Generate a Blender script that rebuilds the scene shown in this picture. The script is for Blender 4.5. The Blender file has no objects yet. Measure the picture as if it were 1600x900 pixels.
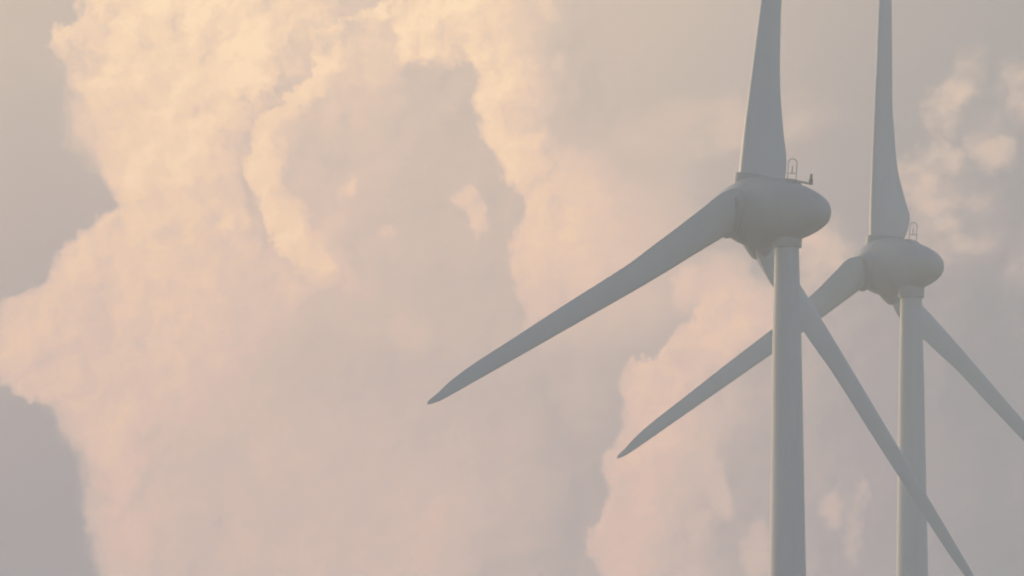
import bpy, bmesh, math, random
from mathutils import Vector, Matrix

random.seed(7)
sc = bpy.context.scene
COL = sc.collection
R = math.radians

# ------------------------------------------------------------------ helpers
def srgb(r, g, b):
    def f(c):
        c /= 255.0
        return c / 12.92 if c <= 0.04045 else ((c + 0.055) / 1.055) ** 2.4
    return (f(r), f(g), f(b), 1.0)

def lerp_table(tab, x):
    if x <= tab[0][0]:
        return tab[0][1]
    for (x0, y0), (x1, y1) in zip(tab, tab[1:]):
        if x <= x1:
            return y0 + (y1 - y0) * (x - x0) / (x1 - x0)
    return tab[-1][1]

def smooth_table(tab, x):
    """monotone-ish cubic (Catmull-Rom) interpolation of a table"""
    n = len(tab)
    if x <= tab[0][0]:
        return tab[0][1]
    if x >= tab[-1][0]:
        return tab[-1][1]
    for i in range(n - 1):
        x0, y0 = tab[i]
        x1, y1 = tab[i + 1]
        if x <= x1:
            m0 = ((y1 - tab[i - 1][1]) / (x1 - tab[i - 1][0])) if i > 0 else (y1 - y0) / (x1 - x0)
            m1 = ((tab[i + 2][1] - y0) / (tab[i + 2][0] - x0)) if i + 2 < n else (y1 - y0) / (x1 - x0)
            h = x1 - x0
            t = (x - x0) / h
            return ((2*t**3 - 3*t**2 + 1) * y0 + (t**3 - 2*t**2 + t) * h * m0
                    + (-2*t**3 + 3*t**2) * y1 + (t**3 - t**2) * h * m1)

def link_mesh(name, bm, mat, parent=None, smooth=True, auto=40):
    me = bpy.data.meshes.new(name)
    bmesh.ops.recalc_face_normals(bm, faces=bm.faces[:])
    if smooth:
        for f in bm.faces:
            f.smooth = True
        for e in bm.edges:
            if len(e.link_faces) == 2 and e.calc_face_angle(0) > R(auto):
                e.smooth = False
    bm.to_mesh(me)
    bm.free()
    me.materials.append(mat)
    o = bpy.data.objects.new(name, me)
    COL.objects.link(o)
    if parent:
        o.parent = parent
    return o

def loft(bm, rings, cap_start=True, cap_end=True):
    vs = [[bm.verts.new(p) for p in ring] for ring in rings]
    for a, b in zip(vs, vs[1:]):
        n = len(a)
        for i in range(n):
            bm.faces.new((a[i], a[(i + 1) % n], b[(i + 1) % n], b[i]))
    if cap_start:
        bm.faces.new(vs[0][::-1])
    if cap_end:
        bm.faces.new(vs[-1])

def lathe_y(bm, prof, seg=64):
    """surface of revolution about +Y; prof = [(y, radius)]"""
    rings = []
    for y, r in prof:
        r = max(r, 0.004)
        rings.append([Vector((r * math.cos(2 * math.pi * i / seg), y, r * math.sin(2 * math.pi * i / seg)))
                      for i in range(seg)])
    loft(bm, rings)

def lathe_z(bm, prof, seg=64):
    rings = []
    for z, r in prof:
        rings.append([Vector((r * math.cos(2 * math.pi * i / seg), r * math.sin(2 * math.pi * i / seg), z))
                      for i in range(seg)])
    loft(bm, rings)

def tube(bm, pts, rad, seg=10):
    pts = [Vector(p) for p in pts]
    rings = []
    for i, p in enumerate(pts):
        t = (pts[min(i + 1, len(pts) - 1)] - pts[max(i - 1, 0)]).normalized()
        a = t.cross(Vector((0.3, 1, 0.2))).normalized()
        b = t.cross(a)
        rings.append([p + rad * (math.cos(2 * math.pi * k / seg) * a + math.sin(2 * math.pi * k / seg) * b)
                      for k in range(seg)])
    loft(bm, rings)

# ------------------------------------------------------------------ materials
def new_mat(name):
    m = bpy.data.materials.new(name)
    m.use_nodes = True
    nt = m.node_tree
    return m, nt, nt.nodes['Principled BSDF']

def painted(name, base, rough, streak=0.06, scale=(1.2, 1.2, 0.12)):
    m, nt, bs = new_mat(name)
    tc = nt.nodes.new('ShaderNodeTexCoord')
    mp = nt.nodes.new('ShaderNodeMapping')
    mp.inputs['Scale'].default_value = scale
    nz = nt.nodes.new('ShaderNodeTexNoise')
    nz.inputs['Scale'].default_value = 1.0
    nz.inputs['Detail'].default_value = 5
    nz.inputs['Roughness'].default_value = 0.62
    rp = nt.nodes.new('ShaderNodeValToRGB')
    d = [c * (1 - streak * 2.2) for c in base]
    rp.color_ramp.elements[0].position = 0.3
    rp.color_ramp.elements[0].color = (*d, 1)
    rp.color_ramp.elements[1].position = 0.62
    rp.color_ramp.elements[1].color = (*base, 1)
    nt.links.new(tc.outputs['Object'], mp.inputs['Vector'])
    nt.links.new(mp.outputs['Vector'], nz.inputs['Vector'])
    nt.links.new(nz.outputs['Fac'], rp.inputs['Fac'])
    nt.links.new(rp.outputs['Color'], bs.inputs['Base Color'])
    bs.inputs['Roughness'].default_value = rough
    bs.inputs['Specular IOR Level'].default_value = 0.3
    return m

M_TOWER = painted('tower_paint', (0.385, 0.375, 0.41), 0.55, 0.08, (0.9, 0.9, 0.05))
M_SHELL = painted('shell_paint', (0.27, 0.265, 0.285), 0.5, 0.09, (0.5, 0.5, 0.5))
M_BLADE = painted('blade_gelcoat', (0.385, 0.375, 0.41), 0.45, 0.04, (0.8, 0.8, 0.1))
M_STEEL = painted('galvanised_steel', (0.25, 0.24, 0.23), 0.6, 0.1, (3, 3, 3))
M_SENSOR = painted('sensor_housing', (0.06, 0.055, 0.06), 0.5, 0.1, (4, 4, 4))

# ------------------------------------------------------------------ camera
PITCH = R(6.4)
F_PX = 16800.0                       # focal length in pixels of the 1600 px wide photograph
CAM_Z = 1.7
cam_d = bpy.data.cameras.new('camera')
cam_d.sensor_width = 36.0
cam_d.lens = F_PX / 1600.0 * 36.0
cam_d.clip_start = 0.5
cam_d.clip_end = 60000
cam = bpy.data.objects.new('camera', cam_d)
COL.objects.link(cam)
cam.location = (0, 0, CAM_Z)
cam.rotation_euler = (R(90) + PITCH, 0, 0)
sc.camera = cam

def world_at(px, py, depth):
    F = Vector((0, math.cos(PITCH), math.sin(PITCH)))
    U = Vector((0, -math.sin(PITCH), math.cos(PITCH)))
    return (Vector((0, 0, CAM_Z)) + depth * (F + Vector((1, 0, 0)) * ((px - 800) / F_PX)
            + U * ((450 - py) / F_PX)))

# ------------------------------------------------------------------ turbines
TILT = R(4)
OVERHANG = 3.19
HUB_UP = 2.45                        # hub above the top of the tower
TOWER_H = 82.1
BLADE_L = 38.0

def axis_matrix(theta=0.0, cone=0.0):
    return (Matrix.Translation((0, OVERHANG * math.cos(TILT), TOWER_H + HUB_UP))
            @ Matrix.Rotation(TILT, 4, 'X') @ Matrix.Rotation(theta, 4, 'Y') @ Matrix.Rotation(-cone, 4, 'X'))

def tower_bm():
    bm = bmesh.new()
    tab = [(0, 2.42), (20, 2.02), (40, 1.63), (55, 1.33), (62, 1.17), (70, 1.04), (76, 0.94), (79.5, 0.85), (82.1, 0.79)]
    prof = []
    n = 60
    for i in range(n + 1):
        z = TOWER_H * i / n
        prof.append((z, smooth_table(tab, z)))
    lathe_z(bm, prof, 72)
    return bm

def yaw_ring_bm():
    bm = bmesh.new()
    z = TOWER_H
    lathe_z(bm, [(z - 0.12, 0.84), (z - 0.10, 0.965), (z + 0.02, 0.975), (z + 0.5, 0.99), (z + 1.35, 1.08)], 56)
    return bm

NAC_PROF = [(-6.45, 0.0), (-6.43, 0.22), (-6.33, 0.5), (-6.1, 0.82), (-5.65, 1.14), (-5.1, 1.43), (-4.4, 1.70),
            (-3.6, 1.94), (-2.9, 2.12), (-2.2, 2.24), (-1.5, 2.3), (-0.95, 2.3), (-0.93, 2.2)]
HUB_PROF = [(-0.90, 2.15), (-0.88, 2.27), (-0.3, 2.22), (0.2, 2.08), (0.7, 1.86), (1.2, 1.6), (1.7, 1.3), (2.2, 0.98),
            (2.65, 0.62), (2.9, 0.34), (3.0, 0.16), (3.03, 0.0)]

def refine(prof, step=0.12):
    # densify the lathe profile smoothly, keeping its end lips
    out = []
    for (a, b) in zip(prof, prof[1:]):
        n = max(1, int(abs(b[0] - a[0]) / step))
        for k in range(n):
            y = a[0] + (b[0] - a[0]) * k / n
            out.append((y, smooth_table(prof, y) if n > 1 else a[1]))
    out.append(prof[-1])
    return out

def airfoil(n=28):
    """closed loop, x 0 (leading edge) .. 1, y = half thickness for unit thickness"""
    pts = []
    half = n // 2
    for i in range(half + 1):
        b = math.pi * i / half
        x = (1 - math.cos(b)) / 2
        y = 5 * (0.2969 * math.sqrt(x) - 0.126 * x - 0.3516 * x**2 + 0.2843 * x**3 - 0.1030 * x**4)
        pts.append((x, y))
    loop = [(x, y * 1.15) for x, y in pts]
    loop += [(x, -y * 0.85) for x, y in pts[-2:0:-1]]
    return loop

CHORD_END = [(8.4, 2.62), (11.75, 2.2), (14, 1.95), (21, 1.62),
         (27, 1.32), (32, 1.08), (34.2, 0.84), (35.2, 0.62), (35.9, 0.45), (36.3, 0.33), (36.6, 0.18), (36.7, 0.06)]
CHORD = [(1.5, 3.1), (2.3, 3.42), (3.2, 3.52), (4.2, 3.46), (5.5, 3.16)] + CHORD_END
CHORD_NARROW_ROOT = [(1.5, 2.6), (2.3, 2.95), (3.4, 3.4), (4.6, 3.62), (5.8, 3.28)] + CHORD_END
LE_OFF = [(1.5, 0.74), (3.0, 0.76), (6, 0.80), (12, 0.77), (20, 0.6), (30, 0.42), (34, 0.35), (35.4, 0.30), (36.1, 0.22), (36.7, 0.10)]
TWIST = [(1.5, 26), (5, 20), (10, 10.5), (16, 6), (25, 2.5), (36.7, 0)]
THICK = [(1.5, 0.44), (4, 0.38), (8, 0.28), (14, 0.22), (25, 0.17), (36.7, 0.13)]

def blade_bm(chord=None):
    bm = bmesh.new()
    loop = airfoil(30)
    rs = [1.5 + 0.35 * i for i in range(int(32.5 / 0.35))]
    rs = [r for r in rs if r < 34] + [34 + 0.15 * i for i in range(19)]
    rs = [r for r in rs if r < 36.7] + [36.7]
    rings = []
    k = BLADE_L / 36.7
    for r in rs:
        c = smooth_table(chord or CHORD, r)
        le = smooth_table(LE_OFF, r)
        tw = R(smooth_table(TWIST, r))
        th = smooth_table(THICK, r) * c
        bend = 0.0006 * (r - 2) ** 2 * 0.35 + 0.035 * max(0, r - 35.4) ** 2
        ring = []
        for x, y in loop:
            X = x * c - le
            Y = y * th
            # turn the section about the span axis so that the leading edge swings to +Y
            ring.append(Vector((X * math.cos(tw) + Y * math.sin(tw), -X * math.sin(tw) + Y * math.cos(tw) + bend, r * k)))
        rings.append(ring)
    loft(bm, rings)
    return bm

def collar_bm():
    """root fairing the blade plugs into, along local Z"""
    bm = bmesh.new()
    seg = 48
    rings = []
    for z, k in [(0.9, 1.0), (1.5, 1.0), (1.53, 1.04), (2.42, 1.02), (2.45, 0.98)]:
        ring = []
        for i in range(seg):
            a = 2 * math.pi * i / seg
            x = 1.58 * k * math.cos(a) + 0.56
            y = 0.98 * k * math.sin(a)
            tw = R(25)
            ring.append(Vector((x * math.cos(tw) + y * math.sin(tw), -x * math.sin(tw) + y * math.cos(tw), z)))
        rings.append(ring)
    loft(bm, rings)
    return bm

def hoop_bm(w=0.56, h=1.55):
    """guard hoop: two uprights joined by a round top, a cross rail and a short rod on it; stands on local z=0"""
    bm = bmesh.new()
    r = w / 2
    pts = [(-r, 0, -0.35), (-r, 0, h - r)]
    for i in range(1, 12):
        a = math.pi - math.pi * i / 12
        pts.append((r * math.cos(a), 0, h - r + r * math.sin(a)))
    pts += [(r, 0, h - r), (r, 0, -0.35)]
    tube(bm, pts, 0.030)
    tube(bm, [(-r, 0, 0.6), (r, 0, 0.6)], 0.03)
    tube(bm, [(0, 0, 0.6), (0, 0, 1.08)], 0.035)
    return bm

def make_turbine(label):
    root = bpy.data.objects.new('wind_turbine', None)
    COL.objects.link(root)
    root.empty_display_size = 4
    root['label'] = label
    root['category'] = 'wind turbine'
    root['group'] = 'wind turbines standing in the haze'
    link_mesh('tower', tower_bm(), M_TOWER, root)
    link_mesh('yaw_ring', yaw_ring_bm(), M_SHELL, root)
    A = axis_matrix()
    bm = bmesh.new()
    lathe_y(bm, refine(NAC_PROF), 72)
    nac = link_mesh('nacelle', bm, M_SHELL, root)
    nac.matrix_local = A
    hoop = link_mesh('guard_hoop', hoop_bm(), M_STEEL, nac)
    hoop.matrix_local = Matrix.Translation((0.0, -3.45, 1.92)) @ Matrix.Rotation(R(-54), 4, 'Z')
    bm = bmesh.new()
    bmesh.ops.create_cube(bm, size=1.0)
    bmesh.ops.scale(bm, vec=(0.9, 0.8, 0.1), verts=bm.verts)
    bmesh.ops.bevel(bm, geom=bm.edges[:], offset=0.03, segments=2, affect='EDGES')
    hatch = link_mesh('roof_hatch', bm, M_SHELL, nac)
    hatch.matrix_local = Matrix.Translation((0.0, -3.45, 2.0)) @ Matrix.Rotation(R(19), 4, 'X')
    bm = bmesh.new()
    lathe_y(bm, refine(HUB_PROF), 72)
    hub = link_mesh('hub', bm, M_SHELL, root)
    hub.matrix_local = A
    for k in range(3):
        c = link_mesh('blade_collar', collar_bm(), M_SHELL, hub)
        c.matrix_local = Matrix.Rotation(R(120 * k), 4, 'Y')
    for k in range(3):
        b = link_mesh('blade', blade_bm(), M_BLADE, root)
        b.matrix_local = axis_matrix(R(120 * k))
    return root

def copy_tree(o, parent=None):
    c = o.copy()
    COL.objects.link(c)
    if parent:
        c.parent = parent
    for ch in [x for x in sc.objects if x.parent == o]:
        copy_tree(ch, c)
    return c

def pose(root, hub_px, depth, yaw, azimuth, cone=0.0, rotor=(1, 1, 1), body=1.0, flex=(1, 1, 1)):
    """stand a turbine so that its hub sits where the photo shows it, turned by yaw, rotor turned by azimuth"""
    H = world_at(hub_px[0], hub_px[1], depth)
    off = OVERHANG * math.cos(TILT)
    base = Vector((H.x + off * math.sin(yaw), H.y - off * math.cos(yaw), H.z - TOWER_H - HUB_UP))
    root.location = base
    root.rotation_euler = (0, 0, yaw)
    k = 0
    for ch in [x for x in sc.objects if x.parent == root]:
        n = ch.name.split('.')[0]
        if n == 'hub':
            ch.matrix_local = axis_matrix(azimuth) @ Matrix.Scale(body, 4)
        elif n == 'nacelle':
            ch.matrix_local = axis_matrix() @ Matrix.Scale(body, 4)
        elif n == 'blade':
            ch.matrix_local = axis_matrix(azimuth + R(120 * k), cone) @ Matrix.Diagonal((rotor[0], rotor[1], rotor[2] * flex[k], 1))
            k += 1
    return base

near = make_turbine('nearer and larger grey wind turbine with a sensor boom on its egg-shaped nacelle')
far = copy_tree(near)
far['label'] = 'farther and smaller grey wind turbine with only a hoop on its nacelle'
narrow = None
for ch in [x for x in sc.objects if x.parent == far and x.name.startswith('blade')]:
    if narrow is None:
        tmp = link_mesh('blade', blade_bm(CHORD_NARROW_ROOT), M_BLADE)
        narrow = tmp.data
        bpy.data.objects.remove(tmp)
    ch.data = narrow
# the sensor boom stands on the nearer nacelle only
nac = next(o for o in sc.objects if o.parent == near and o.name.startswith('nacelle'))
bm = bmesh.new()
tube(bm, [(0, -3.0, 2.13), (0, -3.5, 2.08), (0, -4.95, 1.84)], 0.075, 12)
tube(bm, [(0, -4.15, 1.6), (0, -4.15, 1.97)], 0.06, 10)
boom = link_mesh('sensor_boom', bm, M_STEEL, nac)
bm = bmesh.new()
lathe_z(bm, [(1.83, 0.1), (1.84, 0.13), (2.22, 0.13), (2.25, 0.085), (2.52, 0.085), (2.54, 0.05)], 20)
sens = link_mesh('wind_sensor', bm, M_SENSOR, nac)
sens.location = (0, -4.95, -0.06)

base_near = pose(near, (1165.1, 331.0), 700, R(55.4), R(5.8), flex=(1.0, 1.02, 0.985))
base_far = pose(far, (1371.5, 416.7), 800, R(48.7), R(-0.7), R(1.3), (0.93, 0.93, 0.836), 0.94)

# ------------------------------------------------------------------ ground
def sstep(a, b, x):
    t = min(1, max(0, (x - a) / (b - a)))
    return t * t * (3 - 2 * t)

def ground_z(x, y):
    d_near = math.hypot(x - base_near.x, y - base_near.y)
    d_far = math.hypot(x - base_far.x, y - base_far.y)
    w1 = math.exp(-(d_near / 70) ** 2)
    w2 = math.exp(-(d_far / 70) ** 2)
    w0 = math.exp(-(math.hypot(x, y) / 120) ** 2)
    g = (base_far.z) * sstep(base_near.y + 20, base_far.y + 30, y)
    g += 3.0 * math.sin(x * 0.004 + 1.1) * math.sin(y * 0.0031) * sstep(100, 600, math.hypot(x, y))
    s = w0 + w1 + w2
    if s > 0:
        k = min(1, s)
        tgt = (w1 * base_near.z + w2 * base_far.z) / s
        g = g * (1 - k) + tgt * k
    return g

bm = bmesh.new()
N = 150
SIZE = 7000.0
def gcoord(i):
    t = 2 * i / N - 1
    return SIZE * math.copysign(abs(t) ** 2.0, t)
gv = [[bm.verts.new((gcoord(i), gcoord(j), ground_z(gcoord(i), gcoord(j)))) for i in range(N + 1)] for j in range(N + 1)]
for j in range(N):
    for i in range(N):
        bm.faces.new((gv[j][i], gv[j][i + 1], gv[j + 1][i + 1], gv[j + 1][i]))
m, nt, bs = new_mat('meadow')
tc = nt.nodes.new('ShaderNodeTexCoord')
n1 = nt.nodes.new('ShaderNodeTexNoise')
n1.inputs['Scale'].default_value = 0.012
n1.inputs['Detail'].default_value = 8
rp = nt.nodes.new('ShaderNodeValToRGB')
rp.color_ramp.elements[0].position = 0.35
rp.color_ramp.elements[0].color = (0.035, 0.055, 0.018, 1)
rp.color_ramp.elements[1].position = 0.65
rp.color_ramp.elements[1].color = (0.10, 0.10, 0.045, 1)
nt.links.new(tc.outputs['Object'], n1.inputs['Vector'])
nt.links.new(n1.outputs['Fac'], rp.inputs['Fac'])
nt.links.new(rp.outputs['Color'], bs.inputs['Base Color'])
bs.inputs['Roughness'].default_value = 0.95
ground = link_mesh('ground', bm, m)
ground['kind'] = 'structure'

# ------------------------------------------------------------------ haze
HAZE = 0.00068
lowest = min(v.co.z for v in ground.data.vertices)
top = base_far.z + TOWER_H + HUB_UP + BLADE_L + 1.5
bm = bmesh.new()
bmesh.ops.create_cube(bm, size=1.0)
bmesh.ops.scale(bm, vec=(2 * SIZE + 40, 2 * SIZE + 40, top - (lowest - 1.0)), verts=bm.verts)
bmesh.ops.translate(bm, vec=(0, 0, (top + lowest - 1.0) / 2), verts=bm.verts)
m = bpy.data.materials.new('haze')
m.use_nodes = True
nt = m.node_tree
nt.nodes.clear()
out = nt.nodes.new('ShaderNodeOutputMaterial')
pv = nt.nodes.new('ShaderNodeVolumePrincipled')
pv.inputs['Color'].default_value = (0.95, 0.945, 0.955, 1)
pv.inputs['Density'].default_value = HAZE
pv.inputs['Anisotropy'].default_value = 0.15
nt.links.new(pv.outputs['Volume'], out.inputs['Volume'])
haze = link_mesh('haze', bm, m, smooth=False)
haze['kind'] = 'stuff'

# ------------------------------------------------------------------ sun
SUN_EL = R(11)
SUN_AZ = R(-48)          # clockwise from +Y (the view direction): to the left, well beyond the turbines
sd = Vector((math.sin(SUN_AZ) * math.cos(SUN_EL), math.cos(SUN_AZ) * math.cos(SUN_EL), math.sin(SUN_EL)))
sl = bpy.data.lights.new('sun', 'SUN')
sl.energy = 0.12
sl.angle = R(20)
sl.color = (1.0, 0.83, 0.66)
sun = bpy.data.objects.new('sun', sl)
COL.objects.link(sun)
sun.location = (0, 0, 200)
sun.rotation_euler = sd.to_track_quat('Z', 'Y').to_euler()

# ------------------------------------------------------------------ sky
w = bpy.data.worlds.new('World')
sc.world = w
w.use_nodes = True
NT = w.node_tree
NT.nodes.clear()

class S:
    """a node socket one can calculate with"""
    def __init__(self, s): self.s = s
    def __add__(a, b): return mth('ADD', a, b)
    def __radd__(a, b): return mth('ADD', b, a)
    def __sub__(a, b): return mth('SUBTRACT', a, b)
    def __rsub__(a, b): return mth('SUBTRACT', b, a)
    def __mul__(a, b): return mth('MULTIPLY', a, b)
    def __rmul__(a, b): return mth('MULTIPLY', b, a)
    def __truediv__(a, b): return mth('DIVIDE', a, b)

def put(inp, v):
    if isinstance(v, S):
        NT.links.new(v.s, inp)
    else:
        inp.default_value = v

def mth(op, a, b=None, c=None, clamp=False):
    n = NT.nodes.new('ShaderNodeMath')
    n.operation = op
    n.use_clamp = clamp
    put(n.inputs[0], a)
    if b is not None: put(n.inputs[1], b)
    if c is not None: put(n.inputs[2], c)
    return S(n.outputs[0])

def ss(x, a, b):
    """smoothstep a..b -> 0..1"""
    n = NT.nodes.new('ShaderNodeMapRange')
    n.interpolation_type = 'SMOOTHSTEP'
    put(n.inputs['Value'], x)
    put(n.inputs['From Min'], a)
    put(n.inputs['From Max'], b)
    return S(n.outputs['Result'])

def vec(x, y, z=0.0):
    n = NT.nodes.new('ShaderNodeCombineXYZ')
    put(n.inputs[0], x); put(n.inputs[1], y); put(n.inputs[2], z)
    return S(n.outputs[0])

def noise(v, scale, detail=4, rough=0.55, color=False, dist=0.0, dims='2D'):
    n = NT.nodes.new('ShaderNodeTexNoise')
    n.noise_dimensions = dims
    put(n.inputs['Vector'], v)
    n.inputs['Scale'].default_value = scale
    n.inputs['Detail'].default_value = detail
    n.inputs['Roughness'].default_value = rough
    n.inputs['Distortion'].default_value = dist
    return S(n.outputs['Color' if color else 'Fac'])

def sep(v):
    n = NT.nodes.new('ShaderNodeSeparateXYZ')
    put(n.inputs[0], v)
    return S(n.outputs[0]), S(n.outputs[1]), S(n.outputs[2])

def curve(x, pts, lo, hi):
    """piecewise curve through pts (x, y); y is kept in lo..hi"""
    n = NT.nodes.new('ShaderNodeFloatCurve')
    cm = n.mapping
    c = cm.curves[0]
    x0, x1 = pts[0][0], pts[-1][0]
    P = [((a - x0) / (x1 - x0), (b - lo) / (hi - lo)) for a, b in pts]
    while len(c.points) < len(P):
        c.points.new(0.5, 0.5)
    for q, (a, b) in zip(c.points, P):
        q.location = (a, b)
        q.handle_type = 'VECTOR'
    cm.update()
    put(n.inputs['Value'], mth('MULTIPLY_ADD', x, 1.0 / (x1 - x0), -x0 / (x1 - x0), clamp=True))
    return mth('MULTIPLY_ADD', S(n.outputs[0]), hi - lo, lo)

def mix(a, b, f):
    return mth('MULTIPLY_ADD', b - a, f, a)

tc = NT.nodes.new('ShaderNodeTexCoord')
dx, dy, dz = sep(S(tc.outputs['Generated']))
az = mth('ARCTAN2', dx, dy)
el = mth('ARCSINE', dz)
# sky chart: u to the right, v down, one unit = 1/168 radian, the origin a little left of and above the turbines
u0 = mth('MULTIPLY_ADD', az, math.cos(PITCH) * F_PX / 100, 8.0)
v0 = mth('MULTIPLY_ADD', el, -F_PX / 100, 4.5 + PITCH * F_PX / 100)
P0 = vec(u0, v0)

# billowing: the chart is pushed about by turbulence before any outline is drawn
wa, wb, _ = sep(noise(P0, 1.1, 6, 0.62, color=True))
we = 0.30
fa, fb, _ = sep(noise(P0, 4.5, 5, 0.6, color=True))
u = mth('MULTIPLY_ADD', fa - 0.5, 0.34, mth('MULTIPLY_ADD', wa - 0.5, 1.7 * we, u0))
v = mth('MULTIPLY_ADD', fb - 0.5, 0.34, mth('MULTIPLY_ADD', wb - 0.5, 1.7 * we, v0))

# relief of the billows, seen with the light from the upper left
h1 = noise(vec(u, v), 1.05, 7, 0.6)
h2 = noise(vec(u - 0.16, v - 0.10), 1.05, 7, 0.6)
relief = (h1 - h2)

def puffs(v_, scale):
    n = NT.nodes.new('ShaderNodeTexVoronoi')
    n.voronoi_dimensions = '2D'
    n.feature = 'SMOOTH_F1'
    put(n.inputs['Vector'], v_)
    n.inputs['Scale'].default_value = scale
    n.inputs['Detail'].default_value = 2.0
    n.inputs['Roughness'].default_value = 0.55
    n.inputs['Smoothness'].default_value = 0.35
    return S(n.outputs['Distance'])
uf = mth('MULTIPLY_ADD', wa - 0.5, 0.5, u)
vf = mth('MULTIPLY_ADD', wb - 0.5, 0.5, v)
c1 = puffs(vec(uf, vf), 0.9)
c2 = puffs(vec(uf - 0.12, vf - 0.08), 0.9)
crests = c2 - c1
big = noise(P0, 0.42, 3, 0.5)

def blob(cx, cy, rx, ry, soft=1.0, rot=0.0, uu=None, vv=None):
    """soft ellipse, 1 in its middle"""
    uu = u if uu is None else uu
    vv = v if vv is None else vv
    cx, cy, rx, ry = cx / 100, cy / 100, rx / 100, ry / 100
    ca, sa = math.cos(R(rot)), math.sin(R(rot))
    # rotated, scaled coordinates as two multiply-add pairs
    a = mth('MULTIPLY_ADD', uu, ca / rx, mth('MULTIPLY_ADD', vv, sa / rx, -(cx * ca + cy * sa) / rx))
    b = mth('MULTIPLY_ADD', uu, -sa / ry, mth('MULTIPLY_ADD', vv, ca / ry, (cx * sa - cy * ca) / ry))
    d2 = mth('MULTIPLY_ADD', a, a, b * b)
    return ss(d2, 1.0, max(0.0, 1.0 - soft))

def edge(pts, soft):
    """signed distance-like value right of an outline given as (y, x) pixels, and its mask"""
    xe = curve(v, [(y / 100, x / 100) for y, x in pts], -2, 18)
    d = u - xe
    return d, ss(d, -soft * 0.4, soft)

# clear hazy air behind the clouds, darker to the right and below
air = curve(u0, [(-20, .22), (0, .25), (2, .25), (8, .31), (10, .27), (12, .20), (14, .12), (16, .07), (40, .06)], 0, 1)
air = air * curve(v0, [(-20, 1.1), (0, 1.15), (2, 1.0), (4, .86), (6, .66), (8, .45), (9, .36), (30, .3)], 0, 1.5)
t = air
SKYTONE = t

def over(t, val, m):
    return mix(t, val, m)

# thin puffs at the upper right
rp_n = ss(noise(vec(u0 * 0.8 + v0 * 0.55, v0 * 1.1 - u0 * 0.35), 1.7, 7, 0.58), 0.28, 0.80)
pf = None
for (cx, cy, rx, ry, k, ro) in [(1492, 150, 46, 95, 1, 28), (1545, 220, 55, 60, .8, 0), (1594, 150, 45, 70, .75, 0), (1450, 272, 90, 55, .85, -25),
                                (1485, 345, 110, 100, .75, 0), (1605, 420, 45, 60, .6, 0), (1265, 410, 80, 100, .9, 0), (1130, 195, 230, 60, .4, -5)]:
    q = blob(cx, cy, rx, ry, 1.0, ro) * k
    pf = q if pf is None else mth('MAXIMUM', pf, q)
t = t + pf * (rp_n * 0.31 + 0.08)

# right-hand bank: crisp sunlit left edge, fading to the right
E2 = [(-60, 660), (0, 690), (30, 700), (60, 712), (90, 722), (105, 738), (120, 748), (140, 749), (170, 741), (200, 746), (225, 757), (250, 770),
      (275, 785), (290, 799), (320, 815), (345, 808), (380, 792), (420, 796), (460, 802), (500, 810), (560, 830), (700, 900)]
d2, m2 = edge(E2, 0.16)
fade2 = curve(v, [(-.6, 2.2), (0, 2.0), (1, 1.7), (2, 1.6), (3, 3.2), (4, 4.0), (5, 4.2), (7, 3)], 0, 6)
lit2 = 1.0 - ss(d2, 0.0, fade2)
top2 = curve(v, [(-.6, .92), (0, .92), (2, .84), (3, .74), (4, .60), (5, .40), (5.6, .26), (7, .2)], 0, 1)
t = mix(t, mth('MAXIMUM', t, mix(t, top2, lit2)), m2)

# main bank on the left
E1 = [(-60, 140), (0, 124), (25, 120), (37, 105), (47, 84), (60, 78), (75, 82), (100, 92), (125, 104), (145, 118), (190, 112), (225, 112),
      (250, 135), (275, 155), (300, 172), (320, 185), (328, 180), (334, 160), (342, 148), (352, 143), (365, 128), (375, 121), (384, 105), (395, 92),
      (410, 80), (425, 78), (437, 63), (450, 45), (470, 8), (485, -6), (530, -12), (580, -2), (604, 8), (625, 40), (637, 78), (660, 90),
      (700, 115), (720, 130), (760, 128), (800, 127), (830, 133), (850, 140), (900, 152), (960, 160)]
soft1 = curve(v, [(-.6, .2), (1.2, .16), (1.7, .55), (2.4, .45), (3.0, .24), (3.4, .14), (6, .26), (6.4, .42), (9, .42)], 0, 1)
xe = curve(v, [(y / 100, x / 100) for y, x in E1], -2, 18)
d1 = u - xe
m1 = ss(d1, soft1 * -0.5, soft1)
# shaded body between the banks
body = curve(v, [(-1, .42), (0, .42), (1, .36), (2, .33), (4, .31), (5, .30), (6, .28), (9, .27)], 0, 1)
bm_ = 1.0 - ss(d2, -0.06, 0.04)
low = ss(v0, 5.0, 6.0)
bm_ = bm_ * (1.0 - low) + low * (1.0 - ss(u, 7.4, 10.0))
t = mix(t, body, bm_ * m1)

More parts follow.
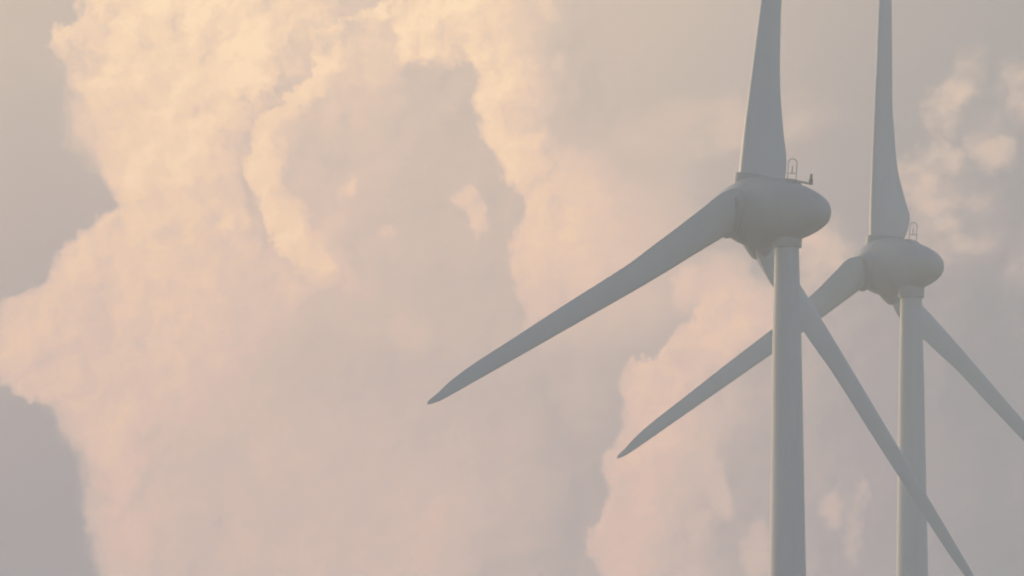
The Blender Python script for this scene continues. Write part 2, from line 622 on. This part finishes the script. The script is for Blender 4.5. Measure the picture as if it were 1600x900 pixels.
# its tone: rows of brightness from left to right, blended downwards
ROWS = [
    (0.0,  [(0, .66), (1.2, .70), (2, .82), (3, .90), (3.7, .97), (4.1, .88), (4.35, .66), (5.4, .58), (5.7, .62), (6, .8)]),
    (1.0,  [(0, .66), (1, .68), (2, .76), (2.9, .84), (3.3, .80), (3.7, .96), (4.05, .90), (4.3, .68), (4.8, .62)]),
    (2.0,  [(0, .60), (1.2, .60), (1.8, .78), (2.6, .90), (3.2, .84), (3.6, .68), (3.9, .60), (4.2, .7)]),
    (3.0,  [(0, .55), (1.6, .66), (2.2, .82), (2.8, .76), (3.3, .58), (3.7, .54), (4, .55)]),
    (4.0,  [(0, .62), (.8, .66), (1.5, .60), (2.2, .64), (3, .58), (4, .52), (4.6, .62), (5.2, .44), (6, .32)]),
    (5.0,  [(0, .60), (1, .56), (1.5, .50), (2, .60), (2.8, .62), (3.6, .50), (4.6, .42), (5.5, .34), (7, .30)]),
    (6.0,  [(0, .54), (1, .56), (2, .54), (3, .50), (4, .40), (5.5, .30), (7, .28)]),
    (7.0,  [(1, .48), (1.9, .60), (2.35, .42), (3, .36), (4.4, .38), (6, .30), (7, .30)]),
    (8.0,  [(1.3, .46), (2, .48), (2.6, .38), (4, .36), (5.5, .34), (6.8, .40), (7.6, .28)]),
    (9.0,  [(1.4, .44), (2.2, .42), (3, .36), (4.2, .40), (5, .38), (6.8, .38), (7.6, .26)]),
]
ub = mth('MULTIPLY_ADD', u - u0, 1.2, u0)
vb = mth('MULTIPLY_ADD', v - v0, 1.2, v0)
rows = None
prev = None
for (vy, pts) in ROWS:
    c = curve(ub, pts, 0, 1)
    rows = c if rows is None else mix(rows, c, ss(vb, prev, vy))
    prev = vy
right1 = 1.0 - ss(ub, curve(v0, [(0, 4.7), (1, 4.9), (2, 4.2), (3.2, 4.2), (4, 5.0), (5, 6.2), (6, 7.0), (9, 7.6)], 0, 10),
                  curve(v0, [(0, 6.2), (1, 6.0), (2, 5.0), (3.2, 5.2), (4, 6.6), (5, 8.0), (6, 9.0), (9, 9.6)], 0, 12))
t = mix(t, rows, m1 * right1)

# fold of the bank with a sunlit rim
E3 = [(-60, 640), (0, 596), (20, 560), (38, 503), (58, 491), (80, 488), (105, 484), (125, 464), (150, 440), (172, 412), (190, 396), (210, 386),
      (250, 381), (300, 393), (340, 410), (380, 432), (400, 445), (430, 468), (460, 500), (520, 560)]
d3, m3 = edge(E3, 0.07)
w3 = curve(v, [(-.6, 1.1), (0, 1.1), (.3, .6), (.8, .75), (1.4, .8), (2, .75), (3, .7), (3.6, 1.0), (4.6, 1.2)], 0, 2)
rim = curve(v, [(-.6, .95), (0, .95), (.5, .92), (1.2, .88), (2, .82), (3, .84), (3.8, .84), (4.3, .7), (4.7, .5)], 0, 1)
in3 = curve(v, [(-.6, .55), (.4, .56), (1.2, .52), (2, .43), (3, .36), (4, .36), (5, .34)], 0, 1)
t = t - 0.17 * ss(d3, -0.42, -0.02) * (1.0 - ss(d3, 0.0, 0.15)) * curve(v, [(-.6, 0), (.2, 0), (.6, .5), (1.2, 1), (4, 1), (4.6, 0)], 0, 1)
t3 = mix(rim, in3, ss(d3, w3 * 0.35, w3))
m3 = m3 * (1.0 - ss(u, curve(v, [(0, 6.05), (1, 6.05), (1.6, 5.9), (3, 5.4), (5, 5.6)], 0, 10), curve(v, [(0, 6.2), (1, 6.3), (1.6, 6.8), (3, 6.8), (5, 7)], 0, 10))) * (1.0 - ss(v, 4.0, 4.8))
t = mix(t, t3, m3)

# sunlit lobes hanging from the top, and loose tufts
hang = ss(u, 6.1, 6.24) * (1.0 - ss(u, 6.9, 7.35)) * (1.0 - ss(v, 0.82, 1.04))
t = mix(t, 0.9, hang * 0.9)
t = mix(t, 0.62, blob(705, 70, 22, 42, 0.8) * 0.7)
t = mix(t, 0.78, blob(706, 88, 12, 20, 0.9) * 0.7)
for (cx, cy, rx, ry, val, op, so, ro) in [
    (600, 365, 16, 18, .56, .8, 1, 0),
    (540, 292, 26, 22, .60, .8, 1, 30), (505, 285, 22, 26, .50, .6, 1, 0), (512, 330, 50, 60, .46, .6, 1, 0),
    (470, 270, 34, 36, .44, .6, 1, 0), (440, 240, 22, 40, .66, .5, 1, 0), (520, 70, 60, 40, .52, .4, 1, 0),
    (380, 180, 34, 34, .62, .7, 1, -50), (272, 48, 24, 26, .72, .8, 1, 0), (322, 78, 34, 28, .76, .7, 1, 0), (345, 240, 40, 42, .62, .6, 1, 0),
    (350, 345, 16, 30, .72, .6, 1, 0), (375, 330, 14, 34, .74, .7, .9, -8), (270, 420, 45, 20, .66, .6, 1, 20), (250, 460, 26, 60, .63, .6, 1, -20),
    (172, 450, 10, 14, .42, .5, 1, 0), (570, 480, 90, 60, .36, .5, 1, 0), (640, 520, 50, 44, .46, .6, 1, 0), (480, 560, 110, 80, .30, .6, 1, 0),
    (400, 640, 120, 60, .40, .5, 1, 0), (690, 830, 60, 70, .42, .6, 1, 0), (400, 860, 120, 50, .42, .5, 1, 0), (230, 780, 26, 80, .40, .5, 1, 8),
    (900, 100, 80, 90, .28, .5, 1, 0), (870, 105, 16, 30, .52, .8, 1, 0), (850, 12, 34, 18, .58, .7, 1, 30), (848, 160, 24, 30, .56, .6, 1, 0),
    (222, 345, 12, 36, .82, .6, 1, 5), (262, 392, 44, 12, .74, .6, 1, 18), (150, 368, 44, 24, .72, .5, 1, -30), (325, 328, 26, 30, .72, .5, 1, 0),
    (412, 124, 12, 44, .88, .6, 1, 35), (392, 172, 14, 46, .60, .6, 1, 52), (428, 95, 20, 60, .72, .5, 1, 15), (440, 14, 60, 34, .64, .6, 1, 0),
    (120, 420, 36, 40, .72, .5, 1, -30), (205, 500, 14, 60, .48, .5, 1, -12), (300, 440, 46, 34, .68, .5, 1, 0), (160, 640, 50, 60, .60, .4, 1, 20),
    (880, 300, 70, 90, .58, .6, 1, 0), (1000, 270, 120, 90, .36, .5, 1, 0), (950, 430, 90, 50, .54, .5, 1, -25),
    (1070, 450, 26, 50, .62, .7, 1, 20), (1130, 440, 60, 60, .56, .6, 1, 0), (990, 470, 60, 40, .40, .6, 1, 0),
]:
    t = mix(t, val, blob(cx, cy, rx, ry, so, ro) * op)

up = mth('MULTIPLY_ADD', fa - 0.5, 0.45, mth('MULTIPLY_ADD', wa - 0.5, 0.2, u0))
vp = mth('MULTIPLY_ADD', fb - 0.5, 0.45, mth('MULTIPLY_ADD', wb - 0.5, 0.2, v0))
for (cx, cy, rx, ry, val, op, so, ro) in [(720, 312, 17, 18, .58, .9, .9, 0), (736, 300, 20, 14, .56, .8, .95, 10), (744, 332, 18, 40, .63, .95, .9, -4)]:
    t = mix(t, val, blob(cx, cy, rx, ry, so, ro, up, vp) * op)

# lower bank behind the turbines
E5 = [(400, 1105), (440, 1096), (470, 1086), (500, 1073), (525, 1060), (545, 1040), (556, 1010), (570, 990), (590, 979), (620, 976), (650, 972),
      (680, 968), (700, 955), (715, 942), (740, 938), (760, 946), (790, 943), (820, 930), (835, 920), (850, 922), (880, 930), (960, 935)]
d5, m5 = edge(E5, 0.12)
m5 = m5 * ss(v, 4.2, 4.7)
r5 = curve(v, [(4, .56), (5, .58), (6, .56), (7, .52), (8, .48), (9, .46)], 0, 1)
f5 = mix(r5, mth('MAXIMUM', SKYTONE, curve(u0, [(9, .24), (11, .22), (12.6, .19), (13.8, .14), (14.6, .08), (16, .02)], 0, 1)), ss(d5, 0.3, 2.2))
t = mix(t, f5, m5)
for (cx, cy, rx, ry, val, op, so, ro) in [
    (1085, 560, 46, 26, .38, .7, 1, -20), (1130, 620, 60, 70, .26, .6, 1, 0), (1085, 820, 40, 60, .32, .7, 1, -20), (1110, 740, 30, 90, .42, .6, 1, -25),
    (1180, 860, 30, 60, .40, .6, 1, 0), (1030, 640, 40, 90, .52, .5, 1, 10), (1298, 795, 26, 36, .28, .85, 1, 10), (1330, 830, 16, 70, .26, .8, 1, 6),
    (1345, 770, 20, 24, .24, .8, 1, 0),
]:
    t = mix(t, val, blob(cx, cy, rx, ry, so, ro) * op)

# billows everywhere there is cloud
PUFF = 0.36
calm = 1.0 - ss(u, 8.6, 10.6) * (1.0 - m5)
cloudy = mth('MULTIPLY_ADD', ss(t - SKYTONE, 0.05, 0.45), 0.82, 0.18) * m1 * calm * curve(v0, [(0, 1.15), (3, 1.1), (5, .8), (7, .55), (9, .5)], 0, 2)
t = mth('MULTIPLY_ADD', relief, cloudy * 0.95, t)
h3 = noise(vec(u, v), 3.2, 5, 0.55)
h4 = noise(vec(u - 0.055, v - 0.04), 3.2, 5, 0.55)
t = mth('MULTIPLY_ADD', h3 - h4, cloudy * 0.42, t)
t = mth('MULTIPLY_ADD', crests, cloudy * PUFF, t)
t = mth('MULTIPLY_ADD', big - 0.5, 0.08 * calm, t)

# tone to colour: yellower high up, pinker low down
AIR_T, AIR_L = (0.502, 0.40), ((0.246, 0.231, 0.209), (0.296, 0.279, 0.250))
def tone_ramp(stops, k):
    n = NT.nodes.new('ShaderNodeValToRGB')
    cr = n.color_ramp
    while len(cr.elements) < len(stops):
        cr.elements.new(0.5)
    for e, (p, c) in zip(cr.elements, stops):
        e.position = p
        # radiance of the sky beyond the haze: what is seen from the ground less the light of the air before it
        e.color = (*[max(0.01, (x - l) / AIR_T[k]) for x, l in zip(srgb(*c)[:3], AIR_L[k])], 1)
    put(n.inputs['Fac'], t)
    return n.outputs['Color']

HIGH = [(0.0, (170, 166, 161)), (0.15, (186, 176, 168)), (0.30, (205, 189, 175)), (0.5, (224, 200, 180)), (0.7, (237, 208, 181)),
        (0.85, (243, 213, 182)), (1.0, (249, 220, 187))]
LOW = [(0.0, (157, 156, 155)), (0.08, (169, 162, 161)), (0.15, (175, 166, 164)), (0.30, (203, 183, 173)), (0.5, (218, 189, 176)), (0.7, (226, 195, 174)),
       (1.0, (232, 200, 176))]
hue = NT.nodes.new('ShaderNodeMix')
hue.data_type = 'RGBA'
put(hue.inputs[0], mth('MULTIPLY', v0, 1 / 8.5, clamp=True))
NT.links.new(tone_ramp(HIGH, 0), hue.inputs[6])
NT.links.new(tone_ramp(LOW, 1), hue.inputs[7])

bgc = NT.nodes.new('ShaderNodeBackground')
NT.links.new(hue.outputs[2], bgc.inputs['Color'])
bgc.inputs['Strength'].default_value = 0.5

sky = NT.nodes.new('ShaderNodeTexSky')
sky.sky_type = 'NISHITA'
sky.sun_disc = False
sky.sun_elevation = SUN_EL
sky.sun_rotation = SUN_AZ
sky.air_density = 1.0
sky.dust_density = 2.5
bgs = NT.nodes.new('ShaderNodeBackground')
NT.links.new(sky.outputs['Color'], bgs.inputs['Color'])
bgs.inputs['Strength'].default_value = 0.132
# the bank covers this quarter of the horizon; the rest of the sky is open
cov = ss(mth('ABSOLUTE', u0 - 8.0), 60.0, 20.0) * ss(v0, -40.0, -8.0)
mx = NT.nodes.new('ShaderNodeMixShader')
put(mx.inputs[0], cov)
NT.links.new(bgs.outputs[0], mx.inputs[1])
NT.links.new(bgc.outputs[0], mx.inputs[2])
wo = NT.nodes.new('ShaderNodeOutputWorld')
NT.links.new(mx.outputs[0], wo.inputs['Surface'])
print('world nodes', len(NT.nodes))

# ------------------------------------------------------------------ render settings
sc.view_settings.view_transform = 'Standard'
sc.view_settings.look = 'None'
sc.view_settings.exposure = 1.0
sc.view_settings.gamma = 1.0
sc.view_settings.use_curve_mapping = False
sc.render.engine = 'CYCLES'
sc.cycles.use_denoising = True
sc.cycles.use_adaptive_sampling = True
sc.cycles.adaptive_threshold = 0.02
sc.cycles.max_bounces = 6
sc.cycles.volume_bounces = 2
w.cycles.sampling_method = 'MANUAL'
w.cycles.sample_map_resolution = 1024
sc.cycles.filter_width = 2.0
